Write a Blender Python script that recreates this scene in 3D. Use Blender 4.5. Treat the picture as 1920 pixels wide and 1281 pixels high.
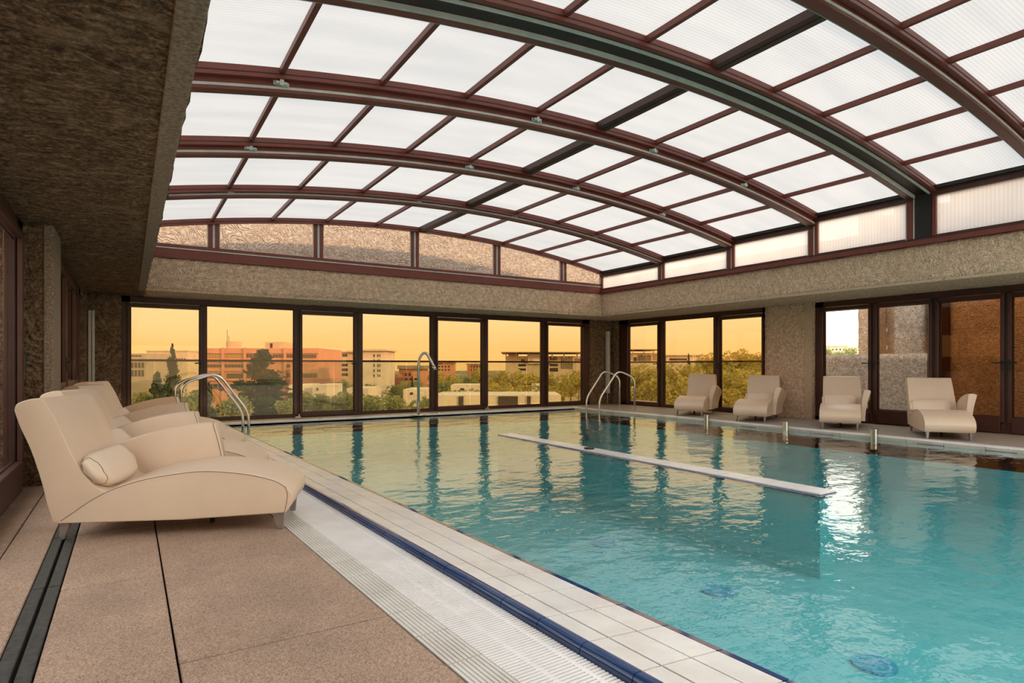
import bpy, bmesh, math, random
from mathutils import Vector, Matrix, noise
random.seed(7)
for o in list(bpy.data.objects): bpy.data.objects.remove(o)
SC = bpy.context.scene
COL = SC.collection
R = math.radians

# ------------------------------------------------------------------ camera
F_PX, EYE, HORIZON, YAW = 1133.0, 1.10, 686.0, R(32.4)
cam_d = bpy.data.cameras.new('camera'); cam = bpy.data.objects.new('camera', cam_d); COL.objects.link(cam)
cam.location = (0, 0, EYE); cam.rotation_euler = (R(90), 0, -YAW)
cam_d.sensor_width = 36; cam_d.lens = F_PX / 1920 * 36; cam_d.shift_y = (HORIZON - 640.5) / 1920
cam_d.clip_end = 3000; cam_d.clip_start = 0.05
SC.camera = cam

# ------------------------------------------------------------------ sky, sun, exposure
W = bpy.data.worlds.new('sunset_sky'); SC.world = W; W.use_nodes = True
nt = W.node_tree; nt.nodes.clear()
tc = nt.nodes.new('ShaderNodeTexCoord'); sx = nt.nodes.new('ShaderNodeSeparateXYZ')
nt.links.new(tc.outputs['Generated'], sx.inputs[0])
nz = nt.nodes.new('ShaderNodeTexNoise'); nz.inputs['Scale'].default_value = 3.0; nz.inputs['Detail'].default_value = 4
mp = nt.nodes.new('ShaderNodeMapping'); mp.inputs['Scale'].default_value = (1, 1, 9)
nt.links.new(tc.outputs['Generated'], mp.inputs[0]); nt.links.new(mp.outputs[0], nz.inputs['Vector'])
ma = nt.nodes.new('ShaderNodeMath'); ma.operation = 'MULTIPLY_ADD'; ma.inputs[1].default_value = 0.05; 
nt.links.new(nz.outputs['Fac'], ma.inputs[0]); nt.links.new(sx.outputs['Z'], ma.inputs[2])
cr = nt.nodes.new('ShaderNodeValToRGB'); nt.links.new(ma.outputs[0], cr.inputs[0])
e = cr.color_ramp.elements
e[0].position = 0.0; e[0].color = (1.0, .66, .30, 1)
e[1].position = 1.0; e[1].color = (1.0, .98, .95, 1)
for p, c in ((.045, (1.0, .70, .34, 1)), (.10, (1.0, .84, .56, 1)), (.22, (1.0, .95, .86, 1)), (.45, (1.0, .97, .93, 1))):
    q = e.new(p); q.color = c
bg = nt.nodes.new('ShaderNodeBackground'); bg.inputs['Strength'].default_value = 2.3
wo = nt.nodes.new('ShaderNodeOutputWorld')
nt.links.new(cr.outputs[0], bg.inputs[0]); nt.links.new(bg.outputs[0], wo.inputs[0])

sd = bpy.data.lights.new('low_sun', 'SUN'); sun = bpy.data.objects.new('low_sun', sd); COL.objects.link(sun)
sd.energy = 4.2; sd.color = (1.0, .70, .43); sd.angle = R(3)
sun.rotation_euler = Vector((-.36, .90, -.27)).to_track_quat('-Z', 'Y').to_euler()
sun.location = (20, -50, 20)

SC.view_settings.view_transform = 'Standard'; SC.view_settings.look = 'None'
SC.view_settings.exposure = 0.45; SC.view_settings.gamma = 1.0; SC.view_settings.use_curve_mapping = False

# ------------------------------------------------------------------ helpers
class MB:
    def __init__(s): s.v = []; s.f = []
    def add(s, v, f):
        n = len(s.v); s.v += [tuple(p) for p in v]; s.f += [tuple(i + n for i in q) for q in f]; return s
    def box(s, x0, x1, y0, y1, z0, z1):
        return s.add([(x0,y0,z0),(x1,y0,z0),(x1,y1,z0),(x0,y1,z0),(x0,y0,z1),(x1,y0,z1),(x1,y1,z1),(x0,y1,z1)],
                     [(0,3,2,1),(4,5,6,7),(0,1,5,4),(1,2,6,5),(2,3,7,6),(3,0,4,7)])
    def slab(s, poly, z0, z1):                       # polygon in xy (ccw) pulled up
        n = len(poly)
        return s.add([(x,y,z0) for x,y in poly] + [(x,y,z1) for x,y in poly],
                     [tuple(reversed(range(n))), tuple(range(n, 2*n))] + [(i,(i+1)%n,(i+1)%n+n,i+n) for i in range(n)])
    def prof(s, poly, y0, y1, taper=None):           # polygon in xz (ccw seen from -y) pulled along y
        n = len(poly); f1 = taper or (lambda x, z: (x, z))
        return s.add([(x,y0,z) for x,z in poly] + [(f1(x,z)[0],y1,f1(x,z)[1]) for x,z in poly],
                     [tuple(range(n)), tuple(reversed(range(n, 2*n)))] + [(i,i+n,(i+1)%n+n,(i+1)%n) for i in range(n)])
    def tube(s, path, r, n=10, cap=True):
        P = [Vector(p) for p in path]; rings = []; up = None
        for i, p in enumerate(P):
            t = (P[min(i+1,len(P)-1)] - P[max(i-1,0)]).normalized()
            if up is None: up = Vector((0,0,1)) if abs(t.z) < .9 else Vector((1,0,0))
            a = t.cross(up).normalized(); b = a.cross(t).normalized(); up = b
            rr = r[i] if isinstance(r, (list, tuple)) else r
            rings.append([p + a*math.cos(2*math.pi*k/n)*rr + b*math.sin(2*math.pi*k/n)*rr for k in range(n)])
        v = [q for g in rings for q in g]; f = []
        for i in range(len(P)-1):
            for k in range(n): f.append((i*n+k, i*n+(k+1)%n, (i+1)*n+(k+1)%n, (i+1)*n+k))
        if cap: f += [tuple(reversed(range(n))), tuple(range((len(P)-1)*n, len(P)*n))]
        return s.add(v, f)
    def cyl(s, x, y, z0, z1, r, n=20): return s.tube([(x,y,z0),(x,y,z1)], r, n)
    def build(s, name, mat, parent=None, smooth=False, bevel=0, seg=2, loc=None):
        me = bpy.data.meshes.new(name); me.from_pydata(s.v, [], s.f); me.update()
        return link(name, me, mat, parent, smooth, bevel, seg, loc)

def link(name, me, mat, parent=None, smooth=False, bevel=0, seg=2, loc=None):
    if bevel:
        bm = bmesh.new(); bm.from_mesh(me)
        es = [q for q in bm.edges if len(q.link_faces) == 2 and q.calc_face_angle(0) > R(28)]
        bmesh.ops.bevel(bm, geom=es, offset=bevel, segments=seg, profile=.5, affect='EDGES', clamp_overlap=True)
        bm.to_mesh(me); bm.free()
    if smooth:
        for p in me.polygons: p.use_smooth = True
    if not me.materials: me.materials.append(M[mat])
    o = bpy.data.objects.new(name, me); COL.objects.link(o)
    if parent: o.parent = parent
    if loc: o.location = loc
    return o
def inst(name, me, parent=None, loc=(0,0,0), rz=0):
    o = bpy.data.objects.new(name, me); COL.objects.link(o); o.parent = parent; o.location = loc; o.rotation_euler.z = rz; return o
def empty(name, loc=(0,0,0), rz=0):
    o = bpy.data.objects.new(name, None); COL.objects.link(o); o.location = loc; o.rotation_euler.z = rz; o.empty_display_size = .2; return o
def tag(o, label, cat, group=None, kind=None):
    o['label'] = label; o['category'] = cat
    if group: o['group'] = group
    if kind: o['kind'] = kind
    return o
def struct(o, label=None, cat=None): 
    o['kind'] = 'structure'
    if label: o['label'] = label
    if cat: o['category'] = cat
    return o
def copy_tree(o, parent=None):
    c = o.copy(); COL.objects.link(c); c.parent = parent
    for ch in o.children: copy_tree(ch, c)
    return c
def curve_pts(pts, n=8):                              # Catmull-Rom through 2d/3d points
    P = [Vector(p) for p in pts]; out = []
    for i in range(len(P)-1):
        a = P[max(i-1,0)]; b = P[i]; c = P[i+1]; d = P[min(i+2,len(P)-1)]
        for k in range(n):
            t = k/n
            out.append(.5*((2*b)+(c-a)*t+(2*a-5*b+4*c-d)*t*t+(3*b-a-3*c+d)*t**3))
    out.append(P[-1]); return out
def rough_box(name, x0, x1, y0, y1, z0, z1, mat, parent=None, step=.09, amp=.012, fr=9.0):
    """concrete block whose faces are gridded and worn by coherent noise"""
    vs = {}; V = []; Fc = []
    def vid(p):
        k = (round(p[0],4), round(p[1],4), round(p[2],4))
        if k not in vs:
            q = Vector(p); vs[k] = len(V); d = noise.noise_vector(q*fr)*amp + noise.noise_vector(q*fr*3.1)*amp*.6
            V.append(q + d)
        return vs[k]
    def grid(o, a, b):
        na = max(1, min(220, int(a.length/step))); nb = max(1, min(220, int(b.length/step)))
        for i in range(na):
            for j in range(nb):
                P = [o+a*(i/na)+b*(j/nb), o+a*((i+1)/na)+b*(j/nb), o+a*((i+1)/na)+b*((j+1)/nb), o+a*(i/na)+b*((j+1)/nb)]
                Fc.append([vid(p) for p in P])
    X, Y, Z = Vector((x1-x0,0,0)), Vector((0,y1-y0,0)), Vector((0,0,z1-z0)); o = Vector((x0,y0,z0)); q = Vector((x1,y1,z1))
    grid(o, Y, X); grid(o, X, Z); grid(o, Z, Y); grid(q, -X, -Y); grid(q, -Z, -X); grid(q, -Y, -Z)
    me = bpy.data.meshes.new(name); me.from_pydata(V, [], Fc); me.update()
    return link(name, me, mat, parent, smooth=True)

# ------------------------------------------------------------------ materials
M = {}
class NT:
    def __init__(s, name):
        m = bpy.data.materials.new(name); m.use_nodes = True; s.m = m; s.t = m.node_tree; s.t.nodes.clear(); M[name] = m
        s.out = s.n('OutputMaterial')
    def n(s, k, **kw):
        nd = s.t.nodes.new('ShaderNode' + k)
        for a, b in kw.items():
            if a in nd.inputs: nd.inputs[a].default_value = b
            else: setattr(nd, a, b)
        return nd
    def l(s, a, b): s.t.links.new(a, b)
    def pos(s, sc=(1,1,1), obj=False):
        if obj: src = s.n('TexCoord').outputs['Object']
        else: src = s.n('NewGeometry').outputs['Position']
        mpn = s.n('Mapping'); mpn.inputs['Scale'].default_value = sc; s.l(src, mpn.inputs[0]); return mpn.outputs[0]
    def noise(s, vec, scale, detail=4, rough=.55):
        q = s.n('TexNoise'); q.inputs['Scale'].default_value = scale; q.inputs['Detail'].default_value = detail; q.inputs['Roughness'].default_value = rough
        s.l(vec, q.inputs['Vector']); return q.outputs['Fac']
    def ramp(s, fac, stops):
        q = s.n('ValToRGB'); s.l(fac, q.inputs[0]); el = q.color_ramp.elements
        el[0].position, el[0].color = stops[0][0], (*stops[0][1], 1); el[1].position, el[1].color = stops[-1][0], (*stops[-1][1], 1)
        for p, c in stops[1:-1]: z = el.new(p); z.color = (*c, 1)
        return q.outputs[0]
    def math(s, op, a, b=None, c=None):
        q = s.n('Math', operation=op)
        for i, v in enumerate((a, b, c)):
            if v is None: continue
            if isinstance(v, (int, float)): q.inputs[i].default_value = v
            else: s.l(v, q.inputs[i])
        return q.outputs[0]
    def mix(s, fac, a, b, mode='MIX'):
        q = s.n('MixRGB', blend_type=mode)
        for i, v in enumerate((fac, a, b)):
            if isinstance(v, (int, float)): q.inputs[i].default_value = v
            elif isinstance(v, tuple): q.inputs[i].default_value = (*v, 1)
            else: s.l(v, q.inputs[i])
        return q.outputs[0]
    def bump(s, h, strength=.5, dist=.01, normal=None):
        q = s.n('Bump'); q.inputs['Strength'].default_value = strength; q.inputs['Distance'].default_value = dist; s.l(h, q.inputs['Height'])
        if normal: s.l(normal, q.inputs['Normal'])
        return q.outputs[0]
    def pbr(s, col, rough=.5, metal=0, normal=None, spec=.5, **kw):
        p = s.n('BsdfPrincipled')
        for k, v in (('Base Color', col), ('Roughness', rough), ('Metallic', metal), ('Specular IOR Level', spec)):
            if isinstance(v, (int, float)): p.inputs[k].default_value = v
            elif isinstance(v, tuple): p.inputs[k].default_value = (*v, 1)
            else: s.l(v, p.inputs[k])
        for k, v in kw.items(): p.inputs[k].default_value = v
        if normal: s.l(normal, p.inputs['Normal'])
        s.l(p.outputs[0], s.out.inputs[0]); return p

def plain(name, col, rough=.5, metal=0, spec=.5, var=.12, sc=6):
    t = NT(name); f = t.noise(t.pos(), sc, 3)
    c = t.ramp(f, [(.3, tuple(x*(1-var) for x in col)), (.7, tuple(min(1, x*(1+var)) for x in col))])
    t.pbr(c, rough, metal, spec=spec); return t

def concrete(name, dark, mid, light, rings=34, cell=1.5, bump=.9, fleck=.35, ring_h=.75, gm=.62, lo=.72):
    t = NT(name); p = t.pos()
    wn = t.n('TexNoise'); wn.inputs['Scale'].default_value = 2.2; t.l(p, wn.inputs['Vector'])
    wp = t.n('VectorMath', operation='MULTIPLY_ADD'); wp.inputs[1].default_value = (.5, .5, .5); t.l(wn.outputs['Color'], wp.inputs[0]); t.l(p, wp.inputs[2])
    vo = t.n('TexVoronoi'); vo.inputs['Scale'].default_value = cell; t.l(wp.outputs[0], vo.inputs['Vector'])
    rg = t.math('SINE', t.math('MULTIPLY', vo.outputs['Distance'], rings*2.0))
    msk = t.ramp(t.noise(p, 1.7, 2), [(.40, (0,0,0)), (.62, (1,1,1))])
    grit = t.noise(p, 38, 5, .7); gravel = t.n('TexVoronoi'); gravel.inputs['Scale'].default_value = 55; t.l(p, gravel.inputs['Vector'])
    big = t.noise(p, 5, 4)
    h = t.math('ADD', t.math('MULTIPLY', t.math('MULTIPLY', rg, msk), ring_h), t.math('ADD', t.math('MULTIPLY', grit, 1.5), t.math('MULTIPLY', gravel.outputs['Distance'], .8)))
    h = t.math('ADD', h, t.math('ADD', t.math('MULTIPLY', big, 1.2), t.math('MULTIPLY', t.noise(p, 15, 3, .6), 1.5)))
    c = t.ramp(grit, [(.30, dark), (.48, mid), (.68, light)])
    tone = t.ramp(t.noise(p, 13, 3), [(.35, (lo,lo*.93,lo*.87)), (.65, (1.12,1.08,1.04))])
    c = t.mix(1, c, tone, 'MULTIPLY')
    c = t.mix(t.ramp(gravel.outputs['Color'], [(.55, (0,0,0)), (.9, (.5,.5,.5))]), c, tuple(x*gm for x in mid))
    c = t.mix(t.ramp(t.math('MULTIPLY', rg, msk), [(.35, (0,0,0)), (.95, (.42,.42,.42))]), c, light)
    fl = t.noise(t.pos((.55, 1.6, 1.0)), 17, 5, .72)
    c = t.mix(fleck, c, t.mix(1, c, t.ramp(fl, [(.34, (.42,.36,.31)), (.52, (1,1,1)), (.68, (1.55,1.5,1.42))]), 'MULTIPLY'))
    t.pbr(c, .92, normal=t.bump(h, bump, .035), spec=.2); return t
concrete('concrete', (.42,.27,.175), (.88,.64,.455), (1.0,.85,.67), gm=.8, lo=.86, bump=.8, rings=62, ring_h=.34)
concrete('concrete_parapet', (.26,.20,.165), (.44,.37,.31), (.62,.55,.48), rings=46, ring_h=.6)
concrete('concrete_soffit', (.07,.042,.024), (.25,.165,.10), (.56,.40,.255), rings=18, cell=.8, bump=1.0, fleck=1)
concrete('concrete_wall', (.11,.07,.042), (.30,.205,.13), (.54,.40,.27), cell=1.1, fleck=.6)
concrete('concrete_pale', (.42,.33,.25), (.76,.65,.53), (.95,.87,.76), rings=30, cell=.9, ring_h=.15)
plain('concrete_smooth', (.50,.36,.245), .9, var=.30, sc=45)
plain('concrete_band', (.24,.18,.125), .9, var=.45, sc=55)

t = NT('granite'); p = t.pos()
g1 = t.n('TexVoronoi'); g1.inputs['Scale'].default_value = 210; t.l(p, g1.inputs['Vector'])
c = t.ramp(g1.outputs['Color'], [(.15, (.22,.145,.10)), (.4, (.36,.25,.185)), (.75, (.44,.32,.245)), (1, (.53,.42,.34))])
c = t.mix(t.ramp(t.noise(p, 120, 4, .7), [(.60, (0,0,0)), (.72, (.8,.8,.8))]), c, (.10,.075,.06))
c = t.mix(1, c, t.ramp(t.noise(p, 2.5, 4), [(.3, (.82,.80,.78)), (.7, (1.1,1.06,1.02))]), 'MULTIPLY')
t.pbr(c, .62, normal=t.bump(t.noise(p, 120, 3), .25, .002), spec=.35)
t = NT('granite_grey'); p = t.pos()
c = t.ramp(t.noise(p, 80, 5, .7), [(.3, (.20,.165,.135)), (.55, (.36,.31,.265)), (.75, (.48,.43,.38))])
t.pbr(c, .6, normal=t.bump(t.noise(p, 110, 3), .2, .002), spec=.35)
plain('grout', (.05,.04,.032), .9)

plain('red_frame', (.17,.036,.023), .42, var=.10)
plain('brown_frame', (.060,.018,.011), .45, var=.15)
plain('dark_frame', (.028,.010,.007), .5)
plain('seal_grey', (.52,.52,.48), .5)
plain('seal_lip', (.22,.25,.24), .5)
plain('seal_dark', (.012,.010,.009), .6)
plain('clip_metal', (.50,.49,.45), .4, metal=.3)
plain('black_metal', (.012,.012,.012), .4)
plain('white_pipe', (.62,.60,.54), .45)
plain('steel', (.66,.64,.61), .16, metal=1.0, var=.04)
plain('leg_metal', (.42,.40,.38), .32, metal=.85)
plain('groove_wood', (.035,.034,.031), .6, var=.5, sc=30)

def leather(name, col):
    t = NT(name); p = t.pos()
    f = t.noise(p, 3.2, 4); c = t.ramp(f, [(.3, tuple(x*.93 for x in col)), (.7, col)])
    vv = t.n('TexVoronoi'); vv.inputs['Scale'].default_value = 420; t.l(p, vv.inputs['Vector'])
    hh = t.math('ADD', t.math('MULTIPLY', vv.outputs['Distance'], .25), t.noise(p, 5, 3))
    t.pbr(c, .42, normal=t.bump(hh, .10, .006), spec=.45)
leather('leather', (.73,.565,.42)); leather('leather_pillow', (.83,.67,.52))
plain('stitch', (.10,.055,.03), .7)

def tile(name, a, b, rough, bump_axis=None):
    t = NT(name); p = t.pos(obj=False); f = t.noise(p, 4, 4)
    c = t.ramp(f, [(.35, a), (.65, b)])
    nrm = None
    if bump_axis is not None:
        po = t.n('TexCoord').outputs['Object']; sep = t.n('SeparateXYZ'); t.l(po, sep.inputs[0])
        nrm = t.bump(t.math('SINE', t.math('MULTIPLY', sep.outputs[bump_axis], 620)), .35, .002)
    t.pbr(c, rough, normal=nrm, spec=.5)
tile('white_tile', (.70,.67,.63), (.80,.78,.76), .16, 0)
tile('ribbed_tile', (.58,.55,.50), (.68,.66,.62), .4)
tile('grate_plastic', (.74,.72,.70), (.82,.80,.79), .38)
tile('blue_tile', (.010,.035,.115), (.018,.055,.16), .12)
tile('curb_beige', (.40,.35,.29), (.50,.45,.39), .3)
tile('curb_white', (.68,.67,.65), (.76,.75,.74), .3)

t = NT('pool_tile'); p = t.pos()
bk = t.n('TexBrick'); bk.offset = 0; bk.inputs['Scale'].default_value = 1.0; bk.inputs['Mortar Size'].default_value = .006; bk.inputs['Brick Width'].default_value = .27; bk.inputs['Row Height'].default_value = .135
bk.inputs['Color1'].default_value = (.215,.485,.505,1); bk.inputs['Color2'].default_value = (.21,.475,.495,1); bk.inputs['Mortar'].default_value = (.20,.45,.47,1)
t.l(p, bk.inputs['Vector']); t.pbr(bk.outputs[0], .4)
t = NT('pool_wall_tile'); t.pbr((.16,.48,.52), .4)
plain('inlet_blue', (.09,.34,.47), .4)

t = NT('water'); p = t.pos()
n1 = t.noise(t.pos((1.0, 1.5, 1)), 1.6, 3, .5); n2 = t.noise(t.pos((1, 1.3, 1)), 6.5, 3, .55); n3 = t.noise(p, 17, 2)
hh = t.math('ADD', t.math('MULTIPLY', n1, 1.1), t.math('ADD', t.math('MULTIPLY', n2, .30), t.math('MULTIPLY', n3, .06)))
nb = t.bump(hh, .36, .045)
fr = t.n('Fresnel', IOR=1.5); t.l(nb, fr.inputs['Normal'])
bf = t.n('NewGeometry').outputs['Backfacing']
fac = t.math('MULTIPLY', fr.outputs[0], t.math('SUBTRACT', 1.0, bf))
tr = t.n('BsdfTransparent'); tr.inputs[0].default_value = (.60,.88,.90,1)
gl = t.n('BsdfGlossy'); gl.inputs['Roughness'].default_value = .02; gl.inputs[0].default_value = (1,1,1,1); t.l(nb, gl.inputs['Normal'])
mx = t.n('MixShader'); t.l(fac, mx.inputs[0]); t.l(tr.outputs[0], mx.inputs[1]); t.l(gl.outputs[0], mx.inputs[2]); t.l(mx.outputs[0], t.out.inputs[0])

def glass(name, tint, rough=0.0, refl=1.0):
    t = NT(name); s = tuple(math.sqrt(x) for x in tint)          # two faces per pane
    fr = t.n('Fresnel', IOR=1.5); bf = t.n('NewGeometry').outputs['Backfacing']
    fac = t.math('MULTIPLY', t.math('MULTIPLY', fr.outputs[0], refl), t.math('SUBTRACT', 1.0, bf))
    tr = t.n('BsdfTransparent'); tr.inputs[0].default_value = (*s, 1)
    gl = t.n('BsdfGlossy'); gl.inputs['Roughness'].default_value = rough
    mx = t.n('MixShader'); t.l(fac, mx.inputs[0]); t.l(tr.outputs[0], mx.inputs[1]); t.l(gl.outputs[0], mx.inputs[2]); t.l(mx.outputs[0], t.out.inputs[0])
glass('glass_amber', (.39,.275,.16)); glass('glass_bronze', (.42,.24,.11)); glass('glass_clear', (.90,.90,.88)); glass('glass_rail', (.74,.88,.84)); glass('glass_gable', (.88,.86,.84))

def poly(name, col, trans, flute, axis):
    t = NT(name); src = t.n('NewGeometry').outputs['Position']; sep = t.n('SeparateXYZ'); t.l(src, sep.inputs[0])
    wv = t.math('SINE', t.math('MULTIPLY', sep.outputs[axis], 2*math.pi*flute))
    f = t.ramp(t.math('MULTIPLY_ADD', wv, .5, .5), [(0, tuple(x*.90 for x in col)), (1, col)])
    f = t.mix(1, f, t.ramp(t.noise(t.pos((.35, 2.0, 1)), 1.6, 4), [(.3, (.93,.94,.95)), (.6, (1,1,1))]), 'MULTIPLY')
    a = t.n('BsdfTranslucent'); t.l(f, a.inputs[0]); b = t.n('BsdfTransparent'); b.inputs[0].default_value = (*col, 1)
    mx = t.n('MixShader'); mx.inputs[0].default_value = trans; t.l(a.outputs[0], mx.inputs[1]); t.l(b.outputs[0], mx.inputs[2])
    g = t.n('BsdfGlossy'); g.inputs['Roughness'].default_value = .25
    m2 = t.n('MixShader'); m2.inputs[0].default_value = .04; t.l(mx.outputs[0], m2.inputs[1]); t.l(g.outputs[0], m2.inputs[2]); t.l(m2.outputs[0], t.out.inputs[0])
poly('polycarbonate', (.545,.552,.56), .12, 26, 'Y')
poly('polycarbonate_side', (.80,.79,.78), .32, 20, 'Y')

# ------------------------------------------------------------------ shell: dimensions (metres)
SOF, RAIL = 2.40, 2.98             # soffit and top of the concrete beams
YB, YG = 12.10, 13.35              # face of the back beam, back glazing
XR, XG = 10.45, 12.00              # face of the right beam, right glazing
XL = 0.25                          # edge of the left soffit
YN = -12.0                          # the hall goes on behind the camera
SK = .037; ROT = math.atan(SK)
def skew(x, y): return x - SK*(y - 3.0)
XPOOL, YPOOL = 9.88, 12.62
WATER = -.05

# floor -------------------------------------------------------------
base = MB()
base.slab([(-1.05,YN),(skew(1.86,YN),YN),(skew(1.86,YPOOL),YPOOL),(-1.05,YPOOL)], -.30, -.035)
base.box(-1.05, 12.3, YPOOL, 14.6, -.30, -.035); base.box(XPOOL, 14.2, YN, YPOOL, -.30, -.035)
floor = struct(base.build('floor', 'grout'), 'speckled pink granite deck slabs around the swimming pool', 'floor')
def slab(poly, mat='granite', z=0.0):
    b = MB().slab(poly, -.034, z + random.uniform(-.0012, .0012)); return b.build('slab', mat, floor, bevel=.004, seg=1)
ys = [2.545 + 1.13*k for k in range(-13, 10)]; g = .0042
for a, b in zip(ys[:-1], ys[1:]):
    b2 = min(b, YPOOL)
    if a >= YPOOL: break
    for x0, x1 in ((-1.0,-.62), (-.62,-.405), (-.285,.155)):
        slab([(x0+g,a+g),(x1-g,a+g),(x1-g,b2-g),(x0+g,b2-g)])
    slab([(.155+g,a+g),(skew(.95,a),a+g),(skew(.95,b2),b2-g),(.155+g,b2-g)])
x = -1.0
while x < 12.0:
    slab([(x+g,YPOOL+.14),(min(x+1.1,12.2)-g,YPOOL+.14),(min(x+1.1,12.2)-g,13.6),(x+g,13.6)], 'granite_grey'); x += 1.1
for k in range(-11, 12):
    a = .3 + 1.13*k; b = min(a+1.13, YPOOL+.13)
    if a > YPOOL: continue
    slab([(10.06,a+g),(10.75-g,a+g),(10.75-g,b-g),(10.06,b-g)], 'granite_grey')
    slab([(10.75+g,a+g),(11.42,a+g),(11.42,b-g),(10.75+g,b-g)], 'granite_grey')
    slab([(11.46,a+g),(12.3,a+g),(12.3,b-g),(11.46,b-g)], 'granite_grey')
# sunk track in the left deck
tr1 = struct(empty('trim_1', (-.345, 0, 0)), 'dark slotted track sunk in the granite beside the sun loungers', 'track')
for a, b in zip([-12,-2.2,1.3,3.76,4.80,6.4,9.3], [-2.2,1.3,3.76,4.80,6.4,9.3,12.5]):
    for x0, x1 in ((-.057,-.008), (.008,.057)):
        MB().box(x0, x1, a+.006, b-.006, -.034, .003).build('strip', 'groove_wood', tr1, bevel=.003, seg=1)

# pool --------------------------------------------------------------
pool = tag(empty('swimming_pool', (5.5, 4, 0)), 'turquoise tiled swimming pool under the barrel roof', 'pool')
pool.location = (0, 3, 0); pool.rotation_euler.z = ROT          # its left edge runs a little askew to the hall
inv = Matrix.Rotation(-ROT, 4, 'Z') @ Matrix.Translation((0, -3, 0))
def unskew(o): o.matrix_parent_inverse = pool.matrix_basis.inverted(); return o
D = -.80
bas = MB(); L0, L1 = skew(1.925, YN), skew(1.925, YPOOL)
bas.add([(L0,YN,D),(XPOOL,YN,D),(XPOOL,YPOOL,D),(L1,YPOOL,D)], [(0,1,2,3)])
unskew(bas.build('basin_floor', 'pool_tile', pool))
wl = MB(); wl.slab([(L0-.05,YN),(L0,YN),(L1,YPOOL),(L1-.05,YPOOL)], D, -.075); wl.box(XPOOL, XPOOL+.05, YN, YPOOL, D, -.12); wl.box(L1, XPOOL, YPOOL, YPOOL+.05, D, -.03); wl.box(L0, XPOOL, YN-.05, YN, D, -.03)
unskew(wl.build('basin_wall', 'pool_wall_tile', pool))
for x, y in ((4.18,3.36),(3.98,2.0),(4.27,4.92),(4.4,6.6)):
    b = MB(); b.cyl(0, 0, 0, .02, .13, 18); unskew(b.build('floor_inlet', 'inlet_blue', pool, loc=(x, y, D)))
PIT = .2735
rib = MB()
for k in range(8): rib.box(.0185*k, .0185*k+.013, .003, PIT-.003, -.004, .0)
rib.box(0, .145, .002, PIT-.002, -.03, -.004)
rme = bpy.data.meshes.new('ribbed_tile'); rme.from_pydata(rib.v, [], rib.f); rme.materials.append(M['ribbed_tile'])
def tile_me(x0, x1, z0, z1, th=.02, mat='white_tile', nm='tile'):
    b = MB().add([(x0,.0035,z0-th),(x1,.0035,z1-th),(x1,PIT-.0035,z1-th),(x0,PIT-.0035,z0-th),(x0,.0035,z0),(x1,.0035,z1),(x1,PIT-.0035,z1),(x0,PIT-.0035,z0)],
                 [(0,3,2,1),(4,5,6,7),(0,1,5,4),(1,2,6,5),(2,3,7,6),(3,0,4,7)])
    me = bpy.data.meshes.new(nm); me.from_pydata(b.v, [], b.f); me.materials.append(M[mat]); return me
t1 = tile_me(0, .091, .036, .028); t2 = tile_me(0, .153, .027, .012); t3 = tile_me(0, .149, .011, -.004)
tb = tile_me(0, .040, -.004, -.011, .05, 'blue_tile')
nos = MB(); prf = [(0,-.03),(.050,-.03),(.050,.037)] + [(.030+.030*math.cos(a), .008+.031*math.sin(a)) for a in [R(q) for q in range(75,186,10)]]
nos.prof(prf, .002, PIT-.002)
nme = bpy.data.meshes.new('nosing_tile'); nme.from_pydata(nos.v, [], nos.f); nme.materials.append(M['blue_tile'])
y = -15.064 + .082
bed = MB().box(.955, 1.87, -15, 9.62, -.09, -.036); bed.build('edge_bed', 'grout', pool)
while y + PIT < 9.62:
    inst('ribbed_tile', rme, pool, (.955, y, 0)); inst('nosing_tile', nme, pool, (1.405, y+.06, 0))
    inst('tile', t1, pool, (1.458, y+.06, 0)); inst('tile', t2, pool, (1.559, y+.06, 0)); inst('tile', t3, pool, (1.720, y+.06, 0)); inst('edge_tile', tb, pool, (1.872, y+.06, 0))
    y += PIT
# overflow grate: slats laid across the gutter
grate = tag(empty('overflow_grate', (0, 3, 0), ROT), 'white slatted overflow grate along the gutter beside the loungers', 'grate')
sl = MB().box(.0, .300, 0, .0125, -.022, -.001); sl.box(.105, .125, .0125, .0195, -.02, -.004); sl.box(.235, .255, .0125, .0195, -.02, -.002)
sme = bpy.data.meshes.new('slat'); sme.from_pydata(sl.v, [], sl.f); sme.materials.append(M['grate_plastic'])
far = MB(); y = -4.0; k = 0
while y < 9.6:
    if y > -1.9 and k < 300: inst('slat', sme, grate, (1.103, y, 0)); k += 1
    else: far.add([(p[0]+1.103, p[1]+y, p[2]) for p in sl.v], sl.f)
    y += .0196
fo = far.build('slat_run', 'grate_plastic', grate); fo['kind'] = 'stuff'
# right and far curbs
cb = MB(); cb.box(9.90, 10.05, YN, YPOOL+.13, -.03, .006); cb.box(skew(1.9,YPOOL)-.9, 10.05, YPOOL, YPOOL+.13, -.03, .006)
y = YN
while y < YPOOL:
    b = MB().box(9.905, 10.05, y+.003, min(y+1.09, YPOOL+.13)-.003, -.03, .010); unskew(b.build('coping', 'curb_white', pool, bevel=.006)); 
    for q in (.2, .75):
        h = MB().cyl(9.965, y+q, .0095, .0112, .010, 8); unskew(h.build('plug', 'seal_dark', pool))
    y += 1.09
x = skew(1.5, YPOOL)
while x < 9.9:
    unskew(MB().box(x+.003, min(x+1.09, 9.90)-.003, YPOOL+.0, YPOOL+.135, -.10, .006).build('coping', 'curb_white', pool, bevel=.006)); x += 1.09
y = YN
while y < YPOOL - .3:
    unskew(MB().box(9.875, 9.905, y+.003, y+.5-.003, -.11, -.012).build('edge_tile', 'curb_beige', pool)); y += .5
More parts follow.
